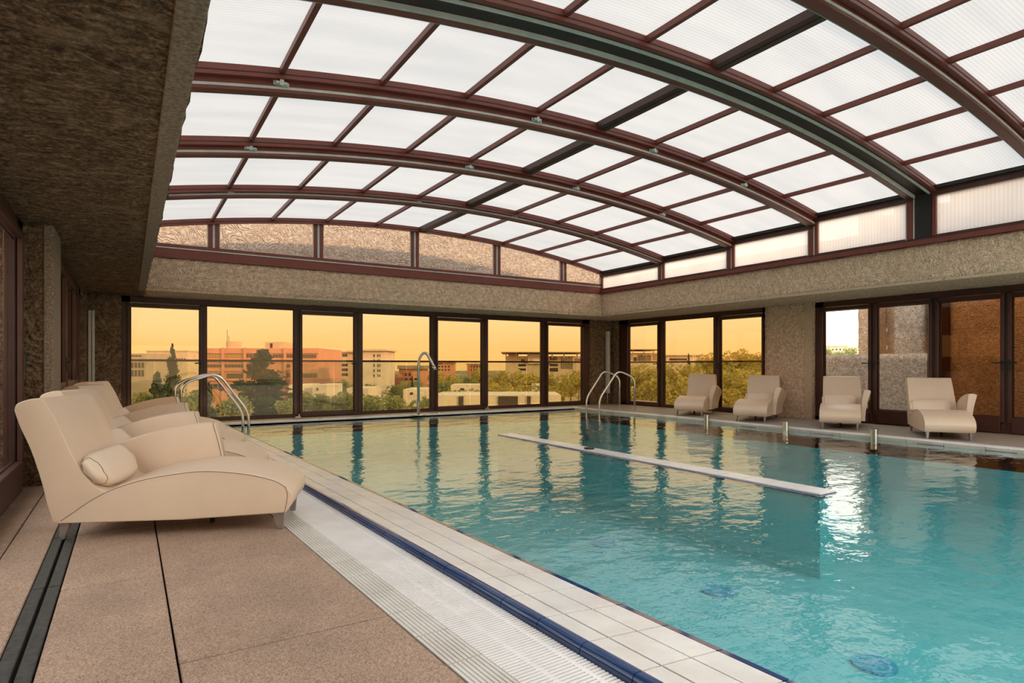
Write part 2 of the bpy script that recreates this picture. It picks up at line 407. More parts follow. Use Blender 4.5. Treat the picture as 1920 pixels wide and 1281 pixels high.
for y in (3.5, 4.35, 5.95, 7.4):
    unskew(MB().box(9.868, 9.876, y-.35, y, -.066, -.048).build('skimmer_slot', 'blue_tile', pool))
# divider wall
dv = tag(empty('pool_divider', (5.17, 3.05, D)), 'tiled divider wall with pale coping just above the water', 'pool divider')
MB().box(.02, .26, .02, 5.55, 0, .73).build('wall', 'pool_tile', dv)
MB().box(0, .28, 0, 5.57, .725, .752).build('blue_edge', 'blue_tile', dv, bevel=.006)
cap = MB().box(.012, .268, .004, .270, .753, .765); cme = bpy.data.meshes.new('coping_tile'); cme.from_pydata(cap.v, [], cap.f); cme.materials.append(M['curb_white'])
for k in range(20): inst('coping_tile', cme, dv, (0, k*.2775 + .008, 0))
MB().cyl(.14, 3.35, .765, .783, .07, 18).build('cover', 'black_metal', dv)
# water: a finely rippled sheet
NX, NY = 90, 150; wv = []; wf = []
for j in range(NY+1):
    yy = YN + (YPOOL-.005-YN)*j/NY; xa = skew(1.912, yy)
    for i in range(NX+1):
        xx = xa + (XPOOL-.005-xa)*i/NX
        wv.append((xx, yy, WATER + .0035*noise.noise(Vector((xx*1.1, yy*1.1, 0))) ))
for j in range(NY):
    for i in range(NX):
        q = j*(NX+1)+i; wf.append((q, q+1, q+NX+2, q+NX+1))
me = bpy.data.meshes.new('pool_water'); me.from_pydata(wv, [], wf)
tag(link('pool_water', me, 'water', smooth=True), 'clear rippled turquoise water filling the swimming pool', 'water', kind='stuff')

# concrete -----------------------------------------------------------
wb = struct(empty('wall_back', (5.5, 13.4, 0)), 'bush-hammered concrete beam and parapet above the panoramic back windows', 'wall')
def kid(o, p): o.parent = p; o.matrix_parent_inverse = p.matrix_basis.inverted(); return o
kid(rough_box('beam', XL-.02, XR+1.75, YB, 13.62, SOF, RAIL, 'concrete', step=.085), wb)
kid(rough_box('parapet', -1.2, 12.2, 13.30, 13.62, RAIL-.02, 4.85, 'concrete_parapet', step=.10), wb)
kid(rough_box('pier', -1.0, -.11, 13.22, 13.6, -.03, SOF+.01, 'concrete_wall', step=.07), wb)
kid(rough_box('pier', 11.05, 12.2, 13.28, 13.6, -.03, SOF+.01, 'concrete_wall', step=.07), wb)
wr = struct(empty('wall_right', (11.9, 5, 0)), 'bush-hammered concrete piers and beam of the right-hand side', 'wall')
kid(rough_box('beam', XR, 12.2, YN, YB+.02, SOF, RAIL, 'concrete', step=.085), wr)
kid(rough_box('parapet', 11.9, 12.2, YN, 13.3, RAIL-.02, 3.62, 'concrete_parapet', step=.12), wr)
kid(rough_box('pier', 11.86, 12.2, 7.17, 8.27, -.03, SOF+.01, 'concrete', step=.07), wr)
kid(rough_box('pier', 11.86, 12.2, 13.07, 13.3, -.03, SOF+.01, 'concrete_wall', step=.07), wr)
kid(rough_box('pier', 11.86, 12.2, YN, 2.90, -.03, SOF+.01, 'concrete', step=.12), wr)
kid(MB().box(11.845, 11.87, 7.17, 7.33, 0, SOF).build('edge_band', 'concrete_smooth'), wr)
wlft = struct(empty('wall_left', (-.8, 5, 0)), 'dark bush-hammered concrete piers between the left-hand doors', 'wall')
kid(rough_box('pier', -1.1, -.60, 7.0, 7.72, -.03, SOF+.01, 'concrete_wall', step=.06), wlft)
kid(MB().box(-.66, -.585, 6.985, 7.70, 0, SOF).build('edge_band', 'concrete_band', bevel=.01), wlft)
kid(rough_box('pier', -1.1, -.62, 12.55, 13.25, -.03, SOF+.01, 'concrete_wall', step=.07), wlft)
kid(rough_box('pier', -1.1, -.60, YN, 2.1, -.03, SOF+.01, 'concrete_wall', step=.12), wlft)
kid(rough_box('upstand', -1.15, -.85, YN, 13.3, RAIL, 3.6, 'concrete_pale', step=.2), wlft)
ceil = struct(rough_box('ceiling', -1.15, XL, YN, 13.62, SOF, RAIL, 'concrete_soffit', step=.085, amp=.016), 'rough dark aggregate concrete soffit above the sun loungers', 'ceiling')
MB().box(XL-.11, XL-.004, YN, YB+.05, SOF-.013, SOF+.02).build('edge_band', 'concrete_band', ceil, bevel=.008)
tb_ = MB(); tb_.box(XL, XR, YB-.006, YB+.05, SOF-.012, SOF+.035); kid(tb_.build('edge_band', 'concrete_smooth', bevel=.01), wb)
kid(MB().box(XR-.006, XR+.06, YN, YB, SOF-.012, SOF+.035).build('edge_band', 'concrete_smooth', bevel=.01), wr)

# glazing --------------------------------------------------------------
def glazing(name, label, cat, loc, rz, x0, x1, panes, head=2.40, mat='brown_frame', sill=.065, kick=0, top_f=2.285, top_l=2.205):
    """panes: (glass x0, glass x1, is leaf, handle side, glass material); local x along the wall, +y outwards"""
    r = struct(empty(name, loc, rz), label, cat)
    b = MB(); b.box(x0, x1, -.05, .05, top_f, head); b.box(x0, x1, -.05, .05, 0, sill); b.box(x0, panes[0][0], -.05, .05, 0, head); b.box(panes[-1][1], x1, -.05, .05, 0, head)
    b.build('frame', mat, r, bevel=.006, seg=1)
    for p, q in zip(panes[:-1], panes[1:]):
        MB().box(p[1], q[0], -.05, .05, sill, top_f).build('mullion', mat, r, bevel=.006, seg=1)
        c = (p[1]+q[0])/2; MB().box(c-.012, c+.012, -.056, -.045, sill, top_f).build('cover_strip', 'dark_frame', r)
    for (a, c, leaf, side, gm) in panes:
        zb = kick if kick else (.105 if leaf else sill); zt = top_l if leaf else top_f
        MB().box(a-.01, c+.01, -.010, .010, zb-.01, zt+.01).build('pane', gm, r)
        bd = MB()
        for q in ((a, a+.014, zb, zt), (c-.014, c, zb, zt), (a, c, zb, zb+.012), (a, c, zt-.012, zt)): bd.box(q[0], q[1], -.03, -.012, q[2], q[3])
        bd.build('bead', 'dark_frame', r)
        if leaf:
            w = .055; lf = MB(); lf.box(a-w, a, -.085, -.03, max(zb-.09,.01), zt+.07); lf.box(c, c+w, -.085, -.03, max(zb-.09,.01), zt+.07)
            lf.box(a, c, -.085, -.03, zt, zt+.07); lf.box(a, c, -.085, -.03, max(zb-(kick or .09), .012), zb)
            l = lf.build('leaf_frame', mat, r, bevel=.006, seg=1)
            hx = (c+.028) if side > 0 else (a-.028)
            h = MB(); h.box(hx-.018, hx+.018, -.10, -.085, 1.02, 1.20); h.tube([(hx,-.10,1.15),(hx,-.135,1.15),(hx-side*.12,-.14,1.15)], .011, 8)
            h.build('handle', 'black_metal', l)
            k2 = MB(); ox = (a-.028) if side > 0 else (c+.028)
            for z in (zt+.02, zb+.02): k2.box(ox-.025, ox+.025, -.105, -.075, z-.03, z+.04)
            k2.build('hinge', 'black_metal', l)
    return r
A, B_, C_ = 'glass_amber', 'glass_bronze', 'glass_clear'
glazing('window_1', 'panoramic brown-framed window wall across the far end of the pool', 'window', (0, YG, 0), 0, -.11, 11.05,
        [(.03,1.18,1,1,A),(1.30,2.96,0,0,A),(3.13,4.26,1,1,A),(4.45,6.13,0,0,A),(6.31,7.54,1,-1,A),(7.72,9.39,0,0,A),(9.59,10.79,1,-1,A)])
glazing('window_2', 'three-pane brown window behind the chaises, next to the corner ladder', 'window', (XG, 0, 0), R(-90), -13.07, -8.27,
        [(-12.69,-11.55,1,1,A),(-11.36,-9.74,0,0,A),(-9.55,-8.40,1,-1,A)])
glazing('door_1', 'dark brown glazed double doors with black lever handles on the right side', 'door', (XG, 0, 0), R(-90), -7.17, -2.90,
        [(-6.99,-6.10,1,1,C_),(-5.95,-5.07,1,-1,C_),(-4.91,-4.03,1,1,B_),(-3.88,-3.02,1,-1,B_)], kick=.27, mat='brown_frame')
glazing('door_2', 'dark-framed sliding glass door left of the nearest lounger', 'door', (-.86, 0, 0), R(90), 2.1, 7.0,
        [(2.3,4.45,0,0,C_),(4.65,6.72,1,1,C_)], kick=.27)
glazing('door_3', 'brown double door with black pull handles behind the farther loungers', 'door', (-.74, 0, 0), R(90), 7.72, 12.55,
        [(8.0,9.3,1,1,B_),(9.55,10.9,1,-1,B_),(11.1,12.3,0,0,B_)], kick=.9)

# pipes in the two corners
p1 = tag(empty('drain_pipe', (-.56, 13.13, 0)), 'white boxed pipe in the corner behind the loungers', 'pipe')
MB().box(-.05, .0, -.04, .06, .05, 2.09).build('casing', 'white_pipe', p1, bevel=.012); MB().box(.004, .05, -.05, .06, .05, 2.09).build('casing', 'white_pipe', p1, bevel=.012); MB().cyl(0, .02, 0, .05, .02).build('tail', 'steel', p1)
p2 = tag(empty('drain_pipe', (11.64, 13.19, 0)), 'white boxed pipe in the corner behind the pool ladder', 'pipe')
MB().box(-.05, .05, -.04, .06, .31, 2.09).build('casing', 'white_pipe', p2, bevel=.012); MB().cyl(0, .02, 0, .31, .017).build('tail', 'steel', p2)

# ------------------------------------------------------------------ retractable barrel roof
XC, KC, X0, X1 = 5.35, .0198, .20, 10.50
def zc(x): return -KC*(x-XC)**2
def arch(y0, y1, lo, hi, n=44, x0=X0, x1=X1):
    b = MB(); v = []; f = []
    for i in range(n+1):
        x = x0+(x1-x0)*i/n; z = zc(x); v += [(x,y0,z+lo),(x,y1,z+lo),(x,y1,z+hi),(x,y0,z+hi)]
    for i in range(n):
        a = i*4; c = a+4
        for k in range(4): f.append((a+k, c+k, c+(k+1)%4, a+(k+1)%4))
    f += [(0,1,2,3), (n*4+3,n*4+2,n*4+1,n*4)]
    return b.add(v, f)
PX = [X0+.05] + [XC+1.02*i for i in range(-4,5)] + [X1-.05]
bays = [(9.96,12.10,3.97,'farthest translucent roof bay, resting against the glazed gable'),
        (8.05,9.96,4.03,'second translucent roof bay from the glazed gable'),
        (6.28,8.05,4.13,'third translucent roof bay from the glazed gable'),
        (4.64,6.28,4.24,'fourth translucent roof bay, ending at the doubled arch'),
        (3.02,4.40,4.27,'translucent roof bay just on the camera side of the doubled arch'),
        (1.25,3.02,4.36,'peach-lit translucent roof bay, second from the doubled arch')]
for bi, (y0, y1, zl, lab) in enumerate(bays):
    r = tag(empty('roof_bay', (0, 0, zl)), lab, 'roof', 'sliding roof bays')
    for i in range(len(PX)-1):                                    # one curved sheet between two purlins
        a, c = PX[i], PX[i+1]; v = []; f = []; n = 4
        for k in range(n+1):
            x = a+(c-a)*k/n
            for yy in (y0-.01, y1+.01):
                v += [(x,yy,zc(x)+.105),(x,yy,zc(x)+.120)]
        for k in range(n):
            q = k*4; w = q+4
            f += [(q,q+2,w+2,w),(q+1,w+1,w+3,q+3),(q,w,w+1,q+1),(q+2,q+3,w+3,w+2)]
        f += [(0,1,3,2), (n*4,n*4+2,n*4+3,n*4+1)]
        MB().add(v, f).build('sheet', 'polycarbonate', r)
    for i, x in enumerate(PX[1:-1]):
        w = .088 if i == 4 else .024; d = .02 if i == 4 else .045; z = zc(x)
        b = MB().box(x-w, x+w, y0, y1, z+d, z+.104); m = 'red_frame'
        o = b.build('ridge_beam' if i == 4 else 'purlin', 'brown_frame' if i == 4 else m, r)
        if i == 4: MB().box(x-.004, x+.004, y0, y1, z+d-.004, z+d+.002).build('joint', 'seal_dark', o)
    # near and far arch frames, seals and posts of this bay
    if bi != 0: pass
    far_gap = .10
    for (ya, yb, lo, hi, m, nm) in ((y0+.0, y0+.095, -.0, .104, 'red_frame', 'arch'), (y0-.026, y0-.0185, .028, .054, 'seal_grey', 'arch_seal'), (y0-.018, y0-.001, .0, .20, 'red_frame', 'arch_web'), (y1-.085, y1-.0245, .0, .104, 'red_frame', 'arch'), (y0+.096, y0+.105, -.002, .02, 'seal_lip', 'arch_lip')):
        if bi == 3 and nm == 'arch_seal': continue
        arch(ya, yb, lo, hi).build(nm, m, r, smooth=False)
    arch(y1-.089, y1-.084, .038, .046).build('arch_line', 'seal_dark', r)
    for sx_, xs in ((1, X1), (-1, X0)):
        ez = zc(xs); zr = 3.09 - zl                               # eave and rail in bay coordinates
        a, c = (xs-.10, xs) if sx_ > 0 else (xs, xs+.10)
        MB().box(a, c, y0, y1, ez-.035, ez+.10).build('eave_beam', 'brown_frame', r)
        g0, g1 = (xs-.16, xs-.101) if sx_ > 0 else (xs+.101, xs+.16)
        MB().box(g0, g1, y0+.1, y1-.08, ez+.055, ez+.104).build('eave_gasket', 'seal_dark', r)
        MB().box(a+.01, c-.01, y0, y0+.095, zr, ez).build('post', 'red_frame', r, bevel=.004, seg=1)
        MB().box(a+.012, c-.012, y1-.075, y1-.02, zr, ez).build('post', 'red_frame', r, bevel=.004, seg=1)
        MB().box(a+.012, c-.012, y0-.020, y0-.001, zr, ez).build('post_seal', 'seal_grey', r)
        MB().box(a+.012, c-.012, y0+.096, y0+.112, zr, ez).build('post_seal', 'seal_grey', r)
        xm = (a+c)/2; MB().box(xm-.008, xm+.008, y0+.11, y1-.08, zr+.02, ez-.03).build('side_sheet', 'polycarbonate_side', r)
        MB().box(xm-.02, xm+.02, y0+.1, y1-.08, zr, zr+.022).build('side_rail', 'brown_frame', r)
    if bi in (0,1,2):                                             # small latch clips on the arches
        for x in (PX[1], PX[4], PX[6], PX[8]):
            b = MB(); z = zc(x)+.078; yy = y0-.022
            b.box(x-.075, x+.075, yy-.018, yy-.001, z-.022, z+.022); b.tube([(x-.055,yy-.03,z),(x+.055,yy-.03,z)], .02, 10)
            b.box(x-.02, x+.02, yy-.055, yy-.02, z-.03, z+.03); b.build('latch_clip', 'clip_metal', r, bevel=.003, seg=1)
    kz = zl
# dark channel between the doubled arches belongs to the fourth bay
for o in [q for q in bpy.data.objects if q.name.startswith('roof_bay') and q.get('label','').startswith('fourth')]:
    arch(4.385, 4.638, .035, .12).build('arch_channel', 'dark_frame', o); arch(4.40, 4.425, .012, .034).build('arch_seal', 'seal_grey', o); arch(4.612, 4.638, -.006, .034).build('arch_seal', 'seal_grey', o)
    for xa, xb in ((X0+.02, X0+.09), (X1-.09, X1-.02)): MB().box(xa, xb, 4.385, 4.62, 3.09-4.24, zc(X1)+.11).build('post_channel', 'seal_dark', o)
# rails on the concrete upstand
rl = struct(empty('trim_2', (XR+.05, 3, 0)), 'red metal guide rail of the sliding roof on the right beam', 'rail')
kid(MB().box(XR-.06, XR+.16, YN, YB+.1, RAIL, RAIL+.075).build('rail', 'red_frame', bevel=.008), rl); kid(MB().box(XR-.03, XR+.12, YN, YB, RAIL+.075, RAIL+.11).build('track', 'brown_frame', bevel=.004), rl)
rl2 = struct(empty('trim_3', (XL+.05, 3, 0)), 'red metal guide rail of the sliding roof above the soffit', 'rail')
kid(MB().box(XL-.10, XL+.06, YN, YB+.1, RAIL, RAIL+.11).build('rail', 'red_frame', bevel=.008), rl2)
# gable window at the far end
gb = struct(empty('window_3', (0, YB, 0)), 'curved gable window under the far roof bay with red frames', 'window')
def gz(x): return 4.02 + zc(x)
MB().box(XL-.05, XR+.10, -.03, .12, RAIL, RAIL+.165).build('rail', 'red_frame', gb, bevel=.006)
MB().box(XL, XR, -.036, .05, RAIL+.166, RAIL+.186).build('rail_seal', 'seal_grey', gb)
MB().box(XL, XR+.04, -.025, .06, RAIL+.187, RAIL+.245).build('sill', 'red_frame', gb, bevel=.004, seg=1)
a_ = arch(-.02, .07, .0, .085); a_.v = [(p[0], p[1], p[2]+4.02) for p in a_.v]; a_.build('arch', 'red_frame', gb)
ms = [XL+.02, 1.30, 3.16, 5.20, 7.26, 9.20, X1-.02]; zs = RAIL+.245
for i, x in enumerate(ms):
    top = gz(x)+.01
    if i in (0, 6): MB().box(x-.05, x+.05, -.02, .06, zs-.05, top).build('mullion', 'red_frame', gb); continue
    for s in (-1, 1):
        MB().box(x+s*.055-.034, x+s*.055+.034, -.02, .06, zs, top).build('mullion', 'red_frame', gb, bevel=.004, seg=1)
    MB().box(x-.019, x+.019, -.012, .04, zs, top).build('mullion_seal', 'seal_grey', gb)
for i in range(6):
    a = ms[i] + (.05 if i == 0 else .09); c = ms[i+1] - (.05 if i == 5 else .09); n = 10
    xs_ = [a+(c-a)*k/n for k in range(n+1)]
    pl = [(x, gz(x)) for x in xs_]
    poly_ = [(a, zs), (c, zs)] + list(reversed(pl))
    MB().prof(poly_, .012, .028).build('pane', 'glass_gable', gb)
    bd = MB(); w = .014
    bd.box(a, a+w, -.004, .03, zs, gz(a)); bd.box(c-w, c, -.004, .03, zs, gz(c)); bd.box(a, c, -.004, .03, zs, zs+w); bd.build('bead', 'seal_grey', gb)

# ------------------------------------------------------------------ chaise longues
def smooth_obj(o, ang=40):
    me = o.data
    for p in me.polygons: p.use_smooth = True
    try:
        me.set_sharp_from_angle(angle=R(ang))
    except Exception: pass
    return o
def chaise():
    r = empty('chaise_longue')
    top = [tuple(p) for p in curve_pts([(-.01,.125),(.08,.19),(.174,.257),(.304,.325),(.488,.380),(.697,.410),(.856,.417),(1.073,.392),(1.239,.350),(1.325,.305),(1.372,.255)], 4)]
    front = [tuple(p) for p in curve_pts([(1.372,.255),(1.382,.215),(1.368,.160),(1.335,.116)], 4)][1:]
    prof = [(-.02,.112)] + [(.7,.100)] + list(reversed(front)) + list(reversed(top))
    prof = prof[:1] + prof[1:]
    b = MB(); b.prof(prof, 0, .63); s = b.build('seat', 'leather', r, bevel=.022, seg=4); smooth_obj(s, 60)
    seam = [(p[0], -.001, p[1]-.008) for p in top[1:-3]] + [(1.335,-.001,.285),(1.348,-.001,.25),(1.345,-.001,.19),(1.33,-.001,.125)]
    MB().tube(curve_pts(seam, 2), .0015, 5).build('seam', 'stitch', s)
    rear = [tuple(p) for p in curve_pts([(-.038,.114),(-.073,.237),(-.102,.371),(-.160,.571),(-.222,.726),(-.252,.825)], 4)]
    tp = [tuple(p) for p in curve_pts([(-.252,.825),(-.238,.862),(-.19,.885),(-.13,.897),(-.092,.888)], 4)][1:]
    fr_ = [tuple(p) for p in curve_pts([(-.092,.888),(-.055,.82),(-.012,.732),(.055,.565),(.130,.420),(.215,.325),(.30,.285)], 4)][1:]
    poly_ = rear + tp + fr_ + [(.30,.24),(.02,.125)]
    b = MB(); bk = [(x, z) for x, z in poly_]
    b.prof(list(reversed(bk)), 0.001, .655); k = b.build('backrest', 'leather', r, bevel=.020, seg=4)
    for v in k.data.vertices:                                    # the back leans in a little towards its top on the arm side
        if v.co.y > .3: v.co.y -= max(0, v.co.z-.45)*.07
        v.co.x -= .035*max(0, (v.co.z-.6))*math.cos(math.pi*(v.co.y/.63-.5))
    smooth_obj(k, 60)
    # flared arm on one side
    n = 22; v = []; f = []; sec = 12
    for i in range(n+1):
        q = i/n; s0 = -.03 + .83*q
        zt = .49 + .165*math.sin(min(1, q*1.02)*math.pi*.5)**.9
        lean = .82 - .80
        ring = []
        for j in range(sec+1):
            w = j/sec; z = .118 + (zt-.118)*w; ring.append((s0 + .02 - .10*q*w*w, .628 + .050*w**2.4, z))          # inner face
        for j in range(1, 6):
            a = math.pi*j/6; ring.append((s0 + .02 - .10*q, .678 + .055*(1-math.cos(a)), zt + .020*math.sin(a) - .012*j/6))
        for j in range(sec, -1, -1):
            w = j/sec; z = .118 + (zt-.118)*w - .02*w; ring.append((s0 + .02 - .10*q*w*w, .700 + .088*w**2.2, z))
        v += ring; m = len(ring)
    for i in range(n):
        for j in range(m): f.append((i*m+j, i*m+(j+1)%m, (i+1)*m+(j+1)%m, (i+1)*m+j))
    f += [tuple(reversed(range(m))), tuple(range(n*m, (n+1)*m))]
    b = MB().add(v, [tuple(reversed(q)) for q in f]); ar = b.build('armrest', 'leather', r, bevel=.010, seg=3); smooth_obj(ar, 50)
    fa = n*m
    MB().tube([Vector(v[fa+j]) + Vector((-.014, -.001, 0)) for j in range(0, sec+4)], .0018, 5).build('seam', 'stitch', ar)
    for y in (.03, .56):
        for (x0, x1, b0, b1) in ((-.02,.045,-.02,.008), (1.240,1.328,1.280,1.317)):
            MB().add([(b0,y+.005,0),(b1,y+.005,0),(b1,y+.03,0),(b0,y+.03,0),(x0,y,.125),(x1,y,.125),(x1,y+.04,.125),(x0,y+.04,.125)],
                     [(0,3,2,1),(4,5,6,7),(0,1,5,4),(1,2,6,5),(2,3,7,6),(3,0,4,7)]).build('leg', 'leg_metal', r, bevel=.003, seg=1)
    MB().tube([(.80,.315,0),(.80,.315,.115)], [.014,.024], 10).build('centre_foot', 'black_metal', r)
    return r
def bolster():
    v = []; f = []; n = 20; m = 20; L = .54
    for i in range(n+1):
        q = i/n; y = L*q; e_ = (1 - abs(2*q-1)**9)**.5 if 0 < q < 1 else .0
        e_ = max(e_, .80) - .07*abs(2*q-1)**2; droop = .012*math.sin(q*math.pi)
        if i in (0, n): y = L*q + (.012 if i == 0 else -.012)*-1; e_ *= .93
        for j in range(m):
            a = 2*math.pi*j/m; ca, sa = math.cos(a), math.sin(a)
            h = .128*e_*math.copysign(abs(sa)**.85, sa); w = .060*(.62+.38*e_)*e_*math.copysign(abs(ca)**.8, ca)
            wr_ = .006*math.sin(a*6+q*9)*(abs(2*q-1)**3)
            v.append((w+wr_, y, h - droop))
    for i in range(n):
        for j in range(m): f.append((i*m+j, (i+1)*m+j, (i+1)*m+(j+1)%m, i*m+(j+1)%m))
    f += [tuple(range(m)), tuple(reversed(range(n*m, (n+1)*m)))]
    o = MB().add(v, f).build('lumbar_pillow', 'leather_pillow', smooth=True)
    MB().tube([Vector(v[m+j]) for j in range(m)] + [Vector(v[m])], .0022, 5).build('piping', 'stitch', o)
    return o
proto = chaise(); pil = bolster()
GL, GR, GP = 'cream chaise longues along the left deck', 'cream chaise longues along the right deck', 'cream lumbar pillows'
spots = [((-.362, 4.70), -21.0, GL, 'cream leather chaise longue in front, first of the left-hand row', 'cream bolster pillow on the front chaise of the left-hand row'),
         ((-.37, 6.03), -20, GL, 'cream leather chaise longue, second in the left-hand row', 'cream bolster pillow on the second chaise of the left-hand row'),
         ((-.35, 7.58), -20, GL, 'cream leather chaise longue, third in the left-hand row', 'cream bolster pillow on the third chaise of the left-hand row'),
         ((-.35, 9.12), -20, GL, 'cream leather chaise longue at the far end of the left-hand row', 'cream bolster pillow on the last chaise of the left-hand row')]
def from_front(p, ang): e_ = Vector((math.cos(R(ang)), math.sin(R(ang)))); return (p[0]-1.3*e_.x, p[1]-1.3*e_.y)
for p, ang, lab, pl in (((10.22,9.37), 209, 'cream chaise longue by the three-pane window, nearest the pool ladder', None),
                    ((10.16,7.78), 205, 'cream chaise longue in front of the pier edge of the three-pane window', 'pale bolster pillow on the chaise beside the concrete pier'),
                    ((10.217,6.05), 208, 'cream chaise longue in front of the clear door leaf with pale wall outside', 'pale bolster pillow on the chaise before the clear door leaf'),
                    ((10.055,4.34), 213, 'cream chaise longue in front of the bronze-tinted door leaves', 'pale bolster pillow on the chaise before the bronze door leaves')):
    spots.append((from_front(p, ang), ang, GR, lab, pl))
for i, ((x, y), ang, grp, lab, plab) in enumerate(spots):
    o = proto if i == 0 else copy_tree(proto)
    o.location = (x, y, .001); o.rotation_euler.z = R(ang); tag(o, lab, 'chaise longue', grp)
    if plab:
        q = pil if i == 0 else copy_tree(pil)
        mw = Matrix.Translation((x, y, 0)) @ Matrix.Rotation(R(ang), 4, 'Z') @ Matrix.Translation((.185, .005, .43)) @ Matrix.Rotation(R(-34), 4, 'Y') @ Matrix.Rotation(R(2), 4, 'X')
        q.matrix_basis = mw; tag(q, plab, 'pillow', GP)

# ------------------------------------------------------------------ steel fittings
def arc_path(pts, r=.10, n=7):                        # polyline with rounded corners
    P = [Vector(p) for p in pts]; out = [P[0]]
    for a, b, c in zip(P[:-2], P[1:-1], P[2:]):
        u = (a-b).normalized(); w = (c-b).normalized(); d = min(r, (a-b).length*.49, (c-b).length*.49)
        for k in range(n+1):
            t = k/n; out.append((b+u*d)*(1-t)**2 + 2*b*t*(1-t) + (b+w*d)*t*t)
    return out + [P[-1]]
lr = tag(empty('pool_handrail', (1.2, 11.55, 0)), 'steel handrail hoop entering the water behind the left-hand chaises', 'handrail')
for dx, y in ((0, 11.62), (.085, 11.56)):
    kid(MB().tube(arc_path([(.66+dx,y,0),(.66+dx,y,.80),(1.22+dx,y,.98),(1.72+dx,y,.27),(1.71+dx,y,-.6)], .17, 9), .024, 12).build('rail', 'steel', smooth=True), lr)
    kid(MB().cyl(.66+dx, y, 0, .012, .05).build('flange', 'steel', bevel=.003), lr)
ld = tag(empty('pool_ladder', (10.1, 11.4, 0)), 'steel pool ladder hoops at the far right corner', 'ladder')
for a, b in (((9.75,11.86),(10.56,11.525)), ((9.68,11.287),(10.49,10.915))):
    L_ = lambda q, z: (a[0]+(b[0]-a[0])*q, a[1]+(b[1]-a[1])*q, z)
    kid(MB().tube(arc_path([L_(0,-.79),L_(0,.28),L_(.53,.99),L_(1,.80),L_(1,0)], .16, 9), .024, 12).build('rail', 'steel', smooth=True), ld)
    kid(MB().cyl(b[0], b[1], 0, .012, .05).build('flange', 'steel', bevel=.003), ld)
for z in (-.25, -.52):
    kid(MB().tube([(9.75,11.86,z),(9.68,11.287,z)], .025, 8).build('tread', 'steel', smooth=True), ld)
sp = tag(empty('water_spout', (5.47, 12.52, 0)), 'curved steel water spout pole rising from the far pool edge', 'water spout')
MB().cyl(0, 0, 0, .014, .165, 28).build('base_plate', 'steel', sp, bevel=.004)
pth = [(0,0,.01),(0,0,1.12)] + [tuple(p) for p in curve_pts([(0,0,1.12),(.02,-.02,1.27),(.085,-.06,1.375),(.155,-.10,1.365),(.215,-.14,1.25),(.315,-.20,1.02)], 6)][1:]
MB().tube(pth, .031, 14).build('pole', 'steel', sp, smooth=True)
MB().tube([(.285,-.18,1.09),(.32,-.203,1.01)], .036, 14).build('nozzle', 'steel', sp, smooth=True)
tag(MB().cyl(0, 0, 0, .02, .045, 16).build('deck_cap', 'steel', loc=(6.05,12.68,.006)), 'small steel cap on the far pool edge beside the spout', 'cap')
for y, lab in ((8.15, 'short steel stub post by the chaise nearest the ladder'), (6.42, 'short steel stub post between the pier chaise and the clear-door chaise'), (4.92, 'short steel stub post between the two door chaises')):
    o = tag(empty('stub_post', (9.80, y, -.12)), lab, 'post', 'steel stub posts on the right pool edge')
    MB().cyl(0, 0, 0, .215, .052, 24).build('post', 'steel', o, smooth=False); MB().cyl(0, 0, .215, .232, .062, 24).build('cap', 'steel', o, bevel=.003)
for x, lab in ((3.02, 'small steel door stop below the second mullion of the window wall'), (7.63, 'small steel door stop below the middle mullion of the window wall')):
    o = tag(empty('door_stop', (x, 13.22, 0)), lab, 'door stop'); MB().box(-.06,.06,-.04,.04,0,.03).build('base', 'steel', o, bevel=.006); MB().cyl(.03, 0, .03, .075, .02).build('bumper', 'steel', o)

# ------------------------------------------------------------------ outside: balustrade, wings, city
plain('rail_brown', (.10,.045,.025), .5)
def balustrade(name, label, pts):
    r = tag(empty(name, (*pts[0], 0)), label, 'balustrade')
    for (a, b) in zip(pts[:-1], pts[1:]):
        a = Vector((*a, 0)); b = Vector((*b, 0)); d = b-a; n = max(1, round(d.length/1.9)); u = d.normalized(); w = Vector((-u.y, u.x, 0))
        for k in range(n):
            p, q = a+d*(k/n)+u*.015, a+d*((k+1)/n)-u*.015; t_ = w*.008
            kid(MB().slab([tuple((p-t_)[:2]), tuple((q-t_)[:2]), tuple((q+t_)[:2]), tuple((p+t_)[:2])], .02, 1.19).build('pane', 'glass_rail'), r)
        kid(MB().slab([tuple((a-w*.03)[:2]), tuple((b-w*.03)[:2]), tuple((b+w*.03)[:2]), tuple((a+w*.03)[:2])], 1.19, 1.235).build('handrail', 'rail_brown'), r)
    return r
balustrade('balustrade', 'frameless glass balustrade with brown handrail outside the windows', [(-1.4,14.55),(13.45,14.55),(13.45,9.05)])
terr = struct(MB().box(-1.4, 14.2, 13.6, 14.7, -.35, -.04).build('floor_terrace', 'granite_grey'), 'narrow terrace outside the window wall', 'terrace')
wg = tag(empty('concrete_wing', (15, 4, 0)), 'pale concrete wing and parapet outside the glazed doors', 'building')
kid(rough_box('parapet', 14.0, 14.3, -2, 8.9, -.3, 1.36, 'concrete_pale', step=.12), wg)
kid(rough_box('column', 14.35, 14.95, 7.22, 7.56, -.3, 4.6, 'concrete', step=.12), wg)
kid(rough_box('column', 14.02, 14.8, 6.02, 6.62, -.3, 4.6, 'concrete_pale', step=.12), wg)
kid(rough_box('wall', 14.9, 15.3, -4, 7.2, -.3, 4.6, 'concrete', step=.2), wg)
kid(rough_box('wall', 13.98, 14.25, -4, 5.55, -.3, 4.6, 'concrete', step=.14), wg)
kid(MB().box(13.95, 14.05, 5.56, 5.95, -.3, 4.4).build('window_frame', 'brown_frame'), wg)
hb = struct(MB().box(-8, 22, -15, -12.2, 2.3, 8.5).build('sun_block', 'concrete_pale'), 'unseen concrete block added behind the near end to keep low sun out', 'wall')  # added out of view: blocks direct sun from entering the hall
